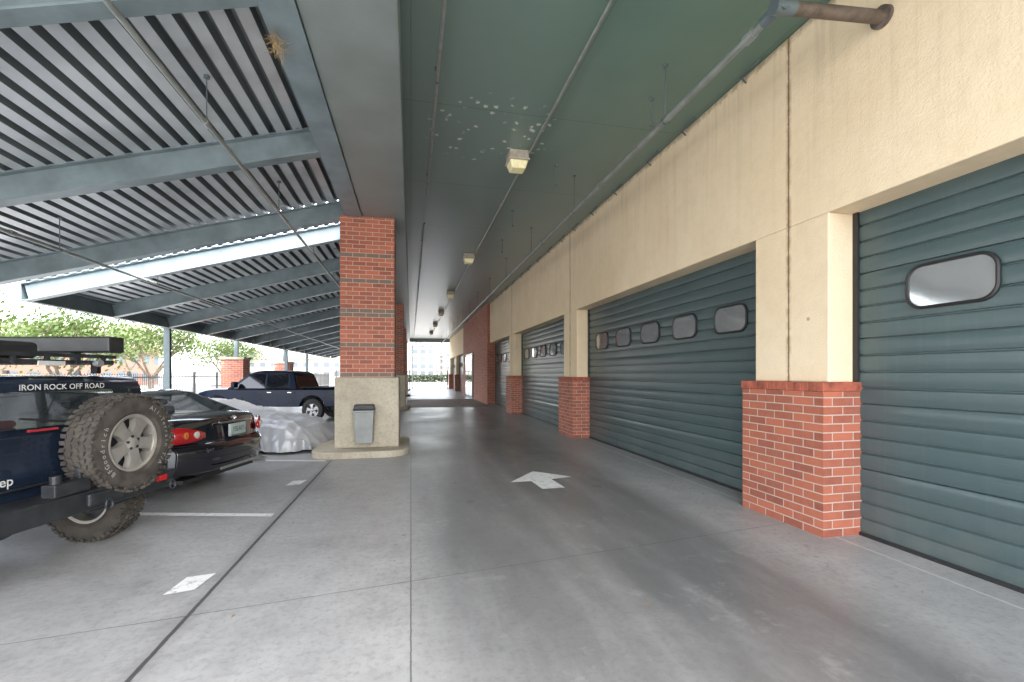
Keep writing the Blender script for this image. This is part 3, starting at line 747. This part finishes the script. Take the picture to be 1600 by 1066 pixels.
t=MB();t.box(-1.99,-1.975,-.22,-.02,1.565,1.60);t.build("sticker",M['letter'],suv)
for y in(-.50,.42):
    t=MB();t.lathe([(0,.001),(0,.03),(.03,.033),(.06,.02)],(-2.02,y,1.59),(1,0,0),14);t.build("work_light",M['galv'],suv)
for s in(-1,1):
    t=MB();t.box(.45,.55,s*1.0-.09*1,s*1.0+.09,1.12,1.28);t.build("wing_mirror",M['black'],suv,bevel=.02)
    t=MB();t.lathe([(0,.001),(.02,.09),(-.02,.10)],(2.02,s*.62,.82),(1,0,0),16);t.build("headlight",M['white'],suv)
# ---- sedan
rc=Vector((-2.02-.85*.2425,7.58-.85*.97));ctr=rc+Vector((-.970,.2425))*2.26
sed=empty("sedan_car",(ctr.x,ctr.y,0),HD);tag(sed,"glossy black compact sedan seen from behind in parking stall","car")
prof=[(-2.08,.24),(-2.2,.30),(-2.25,.42),(-2.26,.56),(-2.22,.62),(-2.17,.65),(-2.15,.84),(-2.12,.93),(-2.06,.96),(-1.7,.985),(-1.0,.96),(.9,.94),(1.3,.90),(1.8,.79),(2.1,.68),(2.2,.52),(2.2,.32),(2.1,.22),(1.8,.22)]+arch(1.38,.36,.33,.22)+arch(-1.22,.36,.33,.22)+[(-1.7,.24)]
b=slab(prof,.85,.22,.05,.12,13,topz=1.0,xr=-1.6,xf=1.2);b.build("body",M['sedanpaint'],sed,smooth=True,ang=28,bevel=.012)
Z=lambda z:.92+(z-.92)*.80
f=lin(.77,.61,.92,Z(1.38))
P=lambda L:[(x,Z(z)) for x,z in L]
b=MB()
roofp(b,P([(-1.18,1.26),(-1.12,1.30),(-.85,1.355),(-.2,1.38),(.25,1.345),(.52,1.27),(.45,1.25),(-.2,1.34),(-.85,1.32)]),f)
sidepoly(b,P([(-1.82,.94),(-1.12,1.31),(-.95,1.33),(-1.42,.94)]),f,.09);sidepoly(b,P([(-.36,.94),(-.36,1.37),(-.28,1.37),(-.28,.94)]),f);sidepoly(b,P([(1.17,.90),(.5,1.29),(.38,1.31),(.95,.90)]),f,.07)
b.build("cabin_frame",M['sedanpaint'],sed,smooth=True,bevel=.012)
g=MB();crossglass(g,(-1.80,.955),(-1.15,Z(1.29)),f,.05,-.004);g.build("rear_window",M['glass'],sed)
g=MB();crossglass(g,(1.12,.93),(.5,Z(1.28)),f,.05,.004);g.build("windscreen",M['glass'],sed)
sideglass(sed,P([(-1.45,.95),(-1.0,1.31),(-.35,1.36),(-.35,.95)]),f);sideglass(sed,P([(-.28,.95),(-.28,1.36),(.40,1.31),(.95,.95)]),f)
seats(sed,(-.85,.1),.36,.94,1.14)
for s in(-1,1):
    t=MB();pr=[]
    for q in(.54,.62,.70,.77,.82,.845):
        tt=q/.85;x=-2.19+.22*(tt**3.2)
        pr.append((x,q*s))
    xs=pr+[(pr[-1][0]+.12,.853*s)]
    tops=[.78,.815,.84,.86,.865,.865,.83];bots=[.72,.695,.68,.67,.665,.675,.73]
    n=len(xs);vs=[(x-.014,y*1.012,z) for (x,y),z in zip(xs,tops)]+[(x-.02,y*1.016,z) for (x,y),z in zip(xs,bots)]
    t.add(vs,[(i,i+1,n+i+1,n+i) for i in range(n-1)],0)
    for yy in(.655,.755):
        t.lathe([(0,.001),(.004,.026),(.0,.036)],(-2.19+.22*((yy/.85)**3.2)-.035,s*yy,.765),(-1,0,0),16,1 if yy<.7 else 2)
    o=t.build("tail_light",[M['redlens'],M['white'],M['orange']],sed,smooth=True)
    md=o.modifiers.new("s",'SOLIDIFY');md.thickness=.03;md.offset=0
t=MB();t.box(-2.225,-2.19,-.16,.16,.68,.84);o=t.build("licence_plate",M['plate'],sed,bevel=.004)
t=MB();vs,fs=text_mesh("YSE-NIT",.085);place(t,lambda p:(-2.228,-p.x*.8,.765+p.y*1.1),vs,fs)
t.box(-2.227,-2.226,-.15,.15,.685,.698);t.build("plate_lettering",M['plategreen'],o)
t=MB();t.box(-2.20,-2.165,-.33,.33,.86,.885);t.build("chrome_strip",M['chrome'],sed,bevel=.006)
t=MB()
def ell(a,c,cy,cz_,n=20):
    pts=[(-2.158,cy+a*math.cos(2*math.pi*i/n),cz_+c*math.sin(2*math.pi*i/n)) for i in range(n)]
    for i in range(n): t.cyl(pts[i],pts[(i+1)%n],.004,n=5)
ell(.05,.03,0,.915);ell(.014,.029,0,.915);ell(.033,.010,0,.925)
t.build("maker_emblem",M['chrome'],sed)
t=MB();vs,fs=text_mesh("Sport",.06);place(t,lambda p:(-2.262,-p.x+.60,.58+p.y),vs,fs);t.build("badge",M['chrome'],sed)
t=MB();t.box(-2.275,-2.262,-.42,.42,.30,.33);t.cyl((-2.3,-.5,.27),(-2.1,-.5,.27),.035,n=12);t.build("exhaust_tip",M['galv'],sed)
for x in(-1.22,1.38):
    for s in(-1,1): wheel(sed,x,s*.74,.31,.19,M['alloy'],M['rubber'],s,7)
for s in(-1,1):
    t=MB();t.box(.55,.68,s*.90-.09,s*.90+.09,.94,1.06);t.build("wing_mirror",M['sedanpaint'],sed,bevel=.03)
    t=MB();t.add([(2.10,s*.45,.66),(2.06,s*.45,.74),(1.86,s*.74,.78),(1.9,s*.77,.64)],[(0,1,2,3)]);t.build("headlight",M['white'],sed)
t=MB();t.box(-2.0,2.0,-.7,.7,.17,.22);t.build("underbody",M['black'],sed)
# ---- pickup
pk=empty("pickup_truck",(-4.25,16.35,0),HD);pk.scale=(.86,.90,.93);tag(pk,"dark blue crew cab pickup truck parked beyond covered car","pickup truck")
prof=[(-2.7,.52),(-2.72,.7),(-2.7,1.10),(-2.66,1.13),(-1.2,1.13),(.95,1.13),(1.2,1.14),(1.9,1.13),(2.4,1.08),(2.62,1.0),(2.74,.86),(2.76,.55),(2.4,.5)]+arch(1.75,.47,.42,.5)+arch(-1.75,.47,.42,.5)
b=slab(prof,.97,.14,.05,.06,11,topz=1.14,xr=-2.3,xf=1.7);b.build("body",M['bluepaint'],pk,smooth=True,bevel=.03)
f=lin(.90,.72,1.12,1.72)
b=MB()
roofp(b,[(-1.02,1.54),(-.96,1.62),(-.80,1.685),(-.4,1.715),(.1,1.72),(.42,1.69),(.62,1.62),(.74,1.53),(.4,1.60),(-.85,1.60)],f)
sidepoly(b,[(-1.16,1.10),(-1.0,1.58),(-.78,1.66),(-.86,1.10)],f,.12);sidepoly(b,[(-.06,1.10),(-.06,1.68),(.03,1.68),(.03,1.10)],f);sidepoly(b,[(1.42,1.10),(.66,1.61),(.52,1.64),(1.2,1.10)],f,.07)
b.build("cabin_frame",M['bluepaint'],pk,smooth=True,bevel=.025,seg=3)
g=MB();crossglass(g,(-1.13,1.12),(-1.0,1.57),f,.1,.0);g.build("rear_window",M['darkglass'],pk)
g=MB();crossglass(g,(1.38,1.12),(.70,1.58),f,.06,0);g.build("windscreen",M['darkglass'],pk)
sideglass(pk,[(-.88,1.12),(-.80,1.64),(-.05,1.66),(-.05,1.12)],f,mat='darkglass');sideglass(pk,[(.02,1.12),(.02,1.66),(.54,1.62),(1.2,1.12)],f,mat='darkglass')
g=MB();g.box(-2.62,-1.25,-.82,.82,1.125,1.155);g.build("bed_cover",M['black'],pk,bevel=.02)
g=MB();g.box(-2.86,-2.74,-.90,.90,.5,.72);g.build("rear_bumper",M['chrome'],pk,bevel=.03)
for s in(-1,1):
    g=MB();g.box(-2.70,-2.60,s*.87-.08,s*.87+.06,.78,1.08);g.build("tail_light",M['redlens'],pk,bevel=.02)
    g=MB();g.box(.95,1.08,s*1.08-.12,s*1.08+.12,1.14,1.34);g.build("wing_mirror",M['bluepaint'],pk,bevel=.03)
    g=MB();g.box(2.5,2.66,s*.70-.14,s*.70+.14,.80,.96);g.build("headlight",M['white'],pk,bevel=.02)
    g=MB();g.box(-.25,-.10,s*.955-.01,s*.955+.015,.97,1.0);g.box(-1.0,-.85,s*.955-.01,s*.955+.015,.97,1.0);g.build("door_handle",M['chrome'],pk)
    g=MB();g.box(-.055,-.045,s*.962-.004,s*.962+.004,.58,1.10);g.box(-1.10,-1.09,s*.962-.004,s*.962+.004,.58,1.10);g.build("door_gap",M['black'],pk)
for x in(-1.75,1.75):
    for s in(-1,1): wheel(pk,x,s*.84,.39,.25,M['alloy'],M['rubber'],s,5)
# ---- covered car
cov=empty("covered_car",(-4.05,10.45,0),HD);tag(cov,"low coupe hidden under a wrinkled grey cloth cover","covered car")
import bisect
def interp(tab,x):
    xs=[p[0] for p in tab]
    if x<=xs[0]:return tab[0][1:]
    if x>=xs[-1]:return tab[-1][1:]
    i=bisect.bisect(xs,x)-1;t=(x-xs[i])/(xs[i+1]-xs[i]);t=t*t*(3-2*t)
    return tuple(a+(b_-a)*t for a,b_ in zip(tab[i][1:],tab[i+1][1:]))
tab=[(-2.30,.62,.30,.36),(-2.2,.74,.42,.49),(-2.0,.82,.52,.60),(-1.5,.85,.58,.68),(-.9,.86,.64,.80),(-.3,.86,.68,.96),(.3,.86,.68,1.0),(.9,.86,.68,.90),(1.6,.84,.64,.76),(2.05,.80,.56,.66),(2.25,.62,.38,.46)]
b=MB();nx=150;na=84;vs=[]
rnd=random.Random(3)
ph=[rnd.uniform(0,6.28) for _ in range(16)]
from mathutils import noise as mn
for i in range(nx+1):
    x=-2.30+4.55*i/nx;W,s_,tp=interp(tab,x)
    out=[(W*1.08,.05),(W*1.06,.25),(W*1.03,.5*s_+.1),(W*1.0,s_*.9),(W*.93,s_),(W*.78,s_+(tp-s_)*.35),(W*.62,s_+(tp-s_)*.82),(W*.35,tp-.01),(0,tp)]
    full=out+[(-a,c) for a,c in out[:-1][::-1]]
    for j in range(na+1):
        u_=j/na*(len(full)-1);k=min(int(u_),len(full)-2);t_=u_-k
        y=full[k][0]*(1-t_)+full[k+1][0]*t_;z=full[k][1]*(1-t_)+full[k+1][1]*t_
        low=max(0,1-z/ max(.3,s_))
        wv=.05*low*math.sin(x*10+ph[0]+z*4+2*math.sin(x*2))+.025*low*math.sin(x*23+ph[1]-z*6)
        q=Vector((x*2.0,y*2.0,z*2.0));n1=(1-2*abs(mn.noise(q)))**3;n2=(1-2*abs(mn.noise(q*2.6+Vector((5,1,2)))))**3
        n3=(1-2*abs(mn.noise(Vector((x*1.1+y*2.5,y*1.1-x*2.5,3)))))**3
        fold=.024*(n1-.3)+.018*(n2-.3)+.03*(n3-.3)
        sy=1 if y>0 else -1
        vs.append((x,y+sy*(wv+fold*.6*min(1,low*2)),z+fold*(1-low*.8)+(.03*max(0,math.sin(x*6+ph[4])) if j in(0,na) else 0)))
fs=[(i*(na+1)+j,i*(na+1)+j+1,(i+1)*(na+1)+j+1,(i+1)*(na+1)+j) for i in range(nx) for j in range(na)]
for i,sx in((0,-1),(nx,1)):
    ring=[vs[i*(na+1)+j] for j in range(na+1)]
    rows=6
    idx=[[i*(na+1)+j for j in range(na+1)]]
    for r_ in range(1,rows+1):
        row=[]
        for j,(x,y,z) in enumerate(ring):
            t_=r_/rows;zz=z*(1-t_)+(.08+.03*math.sin(y*9))*t_
            row.append(len(vs));vs.append((x+sx*(.14*math.sin(t_*math.pi*.55)+.03*t_*math.sin(y*17+t_*3)),y*(1+.06*t_),zz))
        idx.append(row)
    for r_ in range(rows):
        for j in range(na): fs.append((idx[r_][j],idx[r_][j+1],idx[r_+1][j+1],idx[r_+1][j]))
b.add(vs,fs);b.build("cloth_cover",M['cover'],cov,smooth=True,ang=80)
for x in(-1.35,1.3):
    for s in(-1,1): wheel(cov,x,s*.68,.29,.2,M['alloy'],M['rubber'],s,5)
# ---------------------------------------------------------------- fence, gate
b=MB();y=6.0
while y<58: 
    b.cyl((-9.5,y,.06),(-9.5,y,1.50),.013,n=4);y+=.13
for z in(.18,1.34): b.box(-9.52,-9.48,6,58,z,z+.05)
for i in range(22): b.box(-9.54,-9.46,6+i*2.44-.04,6+i*2.44+.04,0,1.58)
o=b.build("picket_fence",M['black'],origin=(-9.5,30,0));tag(o,"black steel picket fence along the parking lot","fence")
b=MB();x=-7.0
while x<3.6: b.cyl((x,46.3,.08),(x,46.3,1.75),.011,n=4);x+=.14
for z in(.12,1.0,1.7): b.box(-7,3.6,46.28,46.32,z,z+.045)
for x in(-7,-3.5,-.1,3.6): b.box(x-.05,x+.05,46.25,46.35,0,1.9)
o=b.build("sliding_gate",M['blacksteel'],origin=(-1.5,46.3,0));tag(o,"black steel bar gate closing off the drive aisle","gate")
for x in(.15,2.9):
    b=MB();b.cyl((x,45.3,0),(x,45.3,4.6),.05,n=10);b.box(x-.12,x+.12,45.2,45.4,0,.02)
    o=b.build("steel_pole",M['galv'],origin=(x,45.3,0));tag(o,"thin steel pole beside the far gate","pole",group="poles by the gate")
# ---------------------------------------------------------------- trees
def tree(x,y,h,r,seed,n=4200):
    rn=random.Random(seed);e=empty("street_tree",(x,y,0));tag(e,"young spring-green street tree beyond the fence","tree",group="street trees")
    b=MB();tips=[]
    def br(p,d,l,rad,lv):
        q=p+d*l;b.cyl(p,q,rad,rad*.68,n=6)
        if lv==0: tips.append(q);return
        for i in range(3):
            nd=(d+Vector((rn.gauss(0,.5),rn.gauss(0,.5),rn.gauss(.12,.3)))).normalized()
            br(q,nd,l*rn.uniform(.62,.85),rad*.62,lv-1)
        if lv<3: tips.append(q)
    p0=Vector((0,0,0));p1=Vector((rn.uniform(-.1,.1),rn.uniform(-.1,.1),h*.24));b.cyl(p0,p1,.13,.10,n=9)
    for i in range(4):
        a=i*1.57+rn.uniform(-.4,.4);d=Vector((math.cos(a)*.7,math.sin(a)*.7,1)).normalized()
        br(p1-Vector((0,0,.05)),d,h*.19,.065,3)
    b.build("trunk",M['bark'],e,smooth=True)
    l=MB()
    for i in range(n):
        c=rn.choice(tips);p=c+Vector((rn.gauss(0,r*.12),rn.gauss(0,r*.12),rn.gauss(0,r*.10)))
        s=rn.uniform(.045,.085);a=Vector((rn.gauss(0,1),rn.gauss(0,1),rn.gauss(0,1))).normalized();c2=a.orthogonal().normalized();d=a.cross(c2)
        l.add([p-c2*s,p-d*s*.55,p+c2*s,p+d*s*.55],[(0,1,2,3)])
    l.build("crown",M['leaf'],e)
for i,(x,y,h,r) in enumerate(((-11.3,12.5,4.6,3.0),(-11.2,17.8,4.4,3.0),(-11.6,24.0,5.2,3.2),(-11.2,31.5,5.0,3.0),(-26,36,7,4),(-26,50,7.5,4))):
    tree(x,y,h,r,i+11)
b=MB();rn=random.Random(5)
for i in range(5000):
    p=Vector((rn.uniform(-8,9),rn.uniform(78,80),rn.uniform(.1,1.3)));s=rn.uniform(.08,.16)
    a=Vector((rn.gauss(0,1),rn.gauss(0,1),rn.gauss(0,1))).normalized();c2=a.orthogonal().normalized();d=a.cross(c2)
    b.add([p-c2*s,p-d*s,p+c2*s,p+d*s],[(0,1,2,3)])
o=b.build("hedge",M['hedge'],origin=(0,79,0));tag(o,"clipped dark green hedge across the street","hedge",kind="stuff")
def bg(name,x0,x1,y0,y1,h,mat,label,extra=None):
    O=((x0+x1)/2,(y0+y1)/2,0);e=empty(name,O);tag(e,label,"building")
    b=MB();b.box(x0,x1,y0,y1,0,h);b.build("facade",mat,e,O)
    b=MB();b.box(x0-.3,x1+.3,y0-.3,y1+.3,h,h+.6);b.box(x0+2,x0+5,y0+2,y0+5,h+.6,h+2.5);b.build("parapet",mat,e,O)
    return e
bg("apartment_tower",-.5,10,190,202,12.5,M['fac1'],"pale grey mid-rise apartment tower far beyond the gate")
bg("apartment_tower",12,34,205,225,9,M['fac3'],"tan low-rise apartment block beyond the gate")
bg("warehouse",-50,-14,150,170,6,M['fac3'],"low tan warehouse in the distance")
bg("office_building",-75,-50,90,110,6,M['fac2'],"low brick office building down the street")
bg("office_building",-110,-85,60,90,7,M['fac1'],"pale office building behind the overpass")
bg("shop_building",-48,-34,46,72,4.2,M['fac2'],"low brick shop building across the street")
e=empty("overpass",(-60,84,0));tag(e,"pale concrete highway overpass behind the trees","bridge")
b=MB();b.box(-160,-40,82,90,7.2,8.4);b.box(-160,-40,81.9,82.1,8.4,9.2);b.build("bridge_deck",M['conc'],e,(-60,84,0))
for x in(-42,-60,-80,-105):
    b=MB();b.box(x-.8,x+.8,83,89,0,7.2);b.build("bridge_pier",M['conc'],e,(-60,84,0))
# ---------------------------------------------------------------- light, world, camera
wd=bpy.data.worlds.new("World");scene.world=wd;wd.use_nodes=True;nt=wd.node_tree
sky=nt.nodes.new("ShaderNodeTexSky");sky.sky_type='NISHITA';sky.sun_disc=False
EL=math.radians(58);tosun=Vector((.6,-.8,0)).normalized()
sky.sun_elevation=EL;sky.sun_rotation=math.atan2(tosun.x,tosun.y);sky.dust_density=3;sky.air_density=1.0
hs=nt.nodes.new("ShaderNodeHueSaturation");hs.inputs["Saturation"].default_value=.32
nt.links.new(sky.outputs[0],hs.inputs["Color"])
nt.links.new(hs.outputs[0],nt.nodes["Background"].inputs[0]);nt.nodes["Background"].inputs[1].default_value=2.05
sl=bpy.data.lights.new("sun",'SUN');sl.energy=14;sl.angle=math.radians(.5);sl.color=(1,.95,.87)
so=bpy.data.objects.new("sun",sl);COL.objects.link(so)
v=Vector((tosun.x*math.cos(EL),tosun.y*math.cos(EL),math.sin(EL)));so.rotation_euler=v.to_track_quat('Z','Y').to_euler();so.location=(0,-10,30)
cam=bpy.data.cameras.new("camera");cam.sensor_width=36;cam.lens=16.0;cam.clip_end=3000;cam.clip_start=.05
co=bpy.data.objects.new("camera",cam);COL.objects.link(co);co.location=(0,0,1.5)
co.rotation_euler=(math.radians(90),0,-math.radians(12.53))
cam.shift_x=0;cam.shift_y=(584-533)/1600
scene.camera=co
scene.view_settings.view_transform='Standard';scene.view_settings.look='None';scene.view_settings.exposure=0
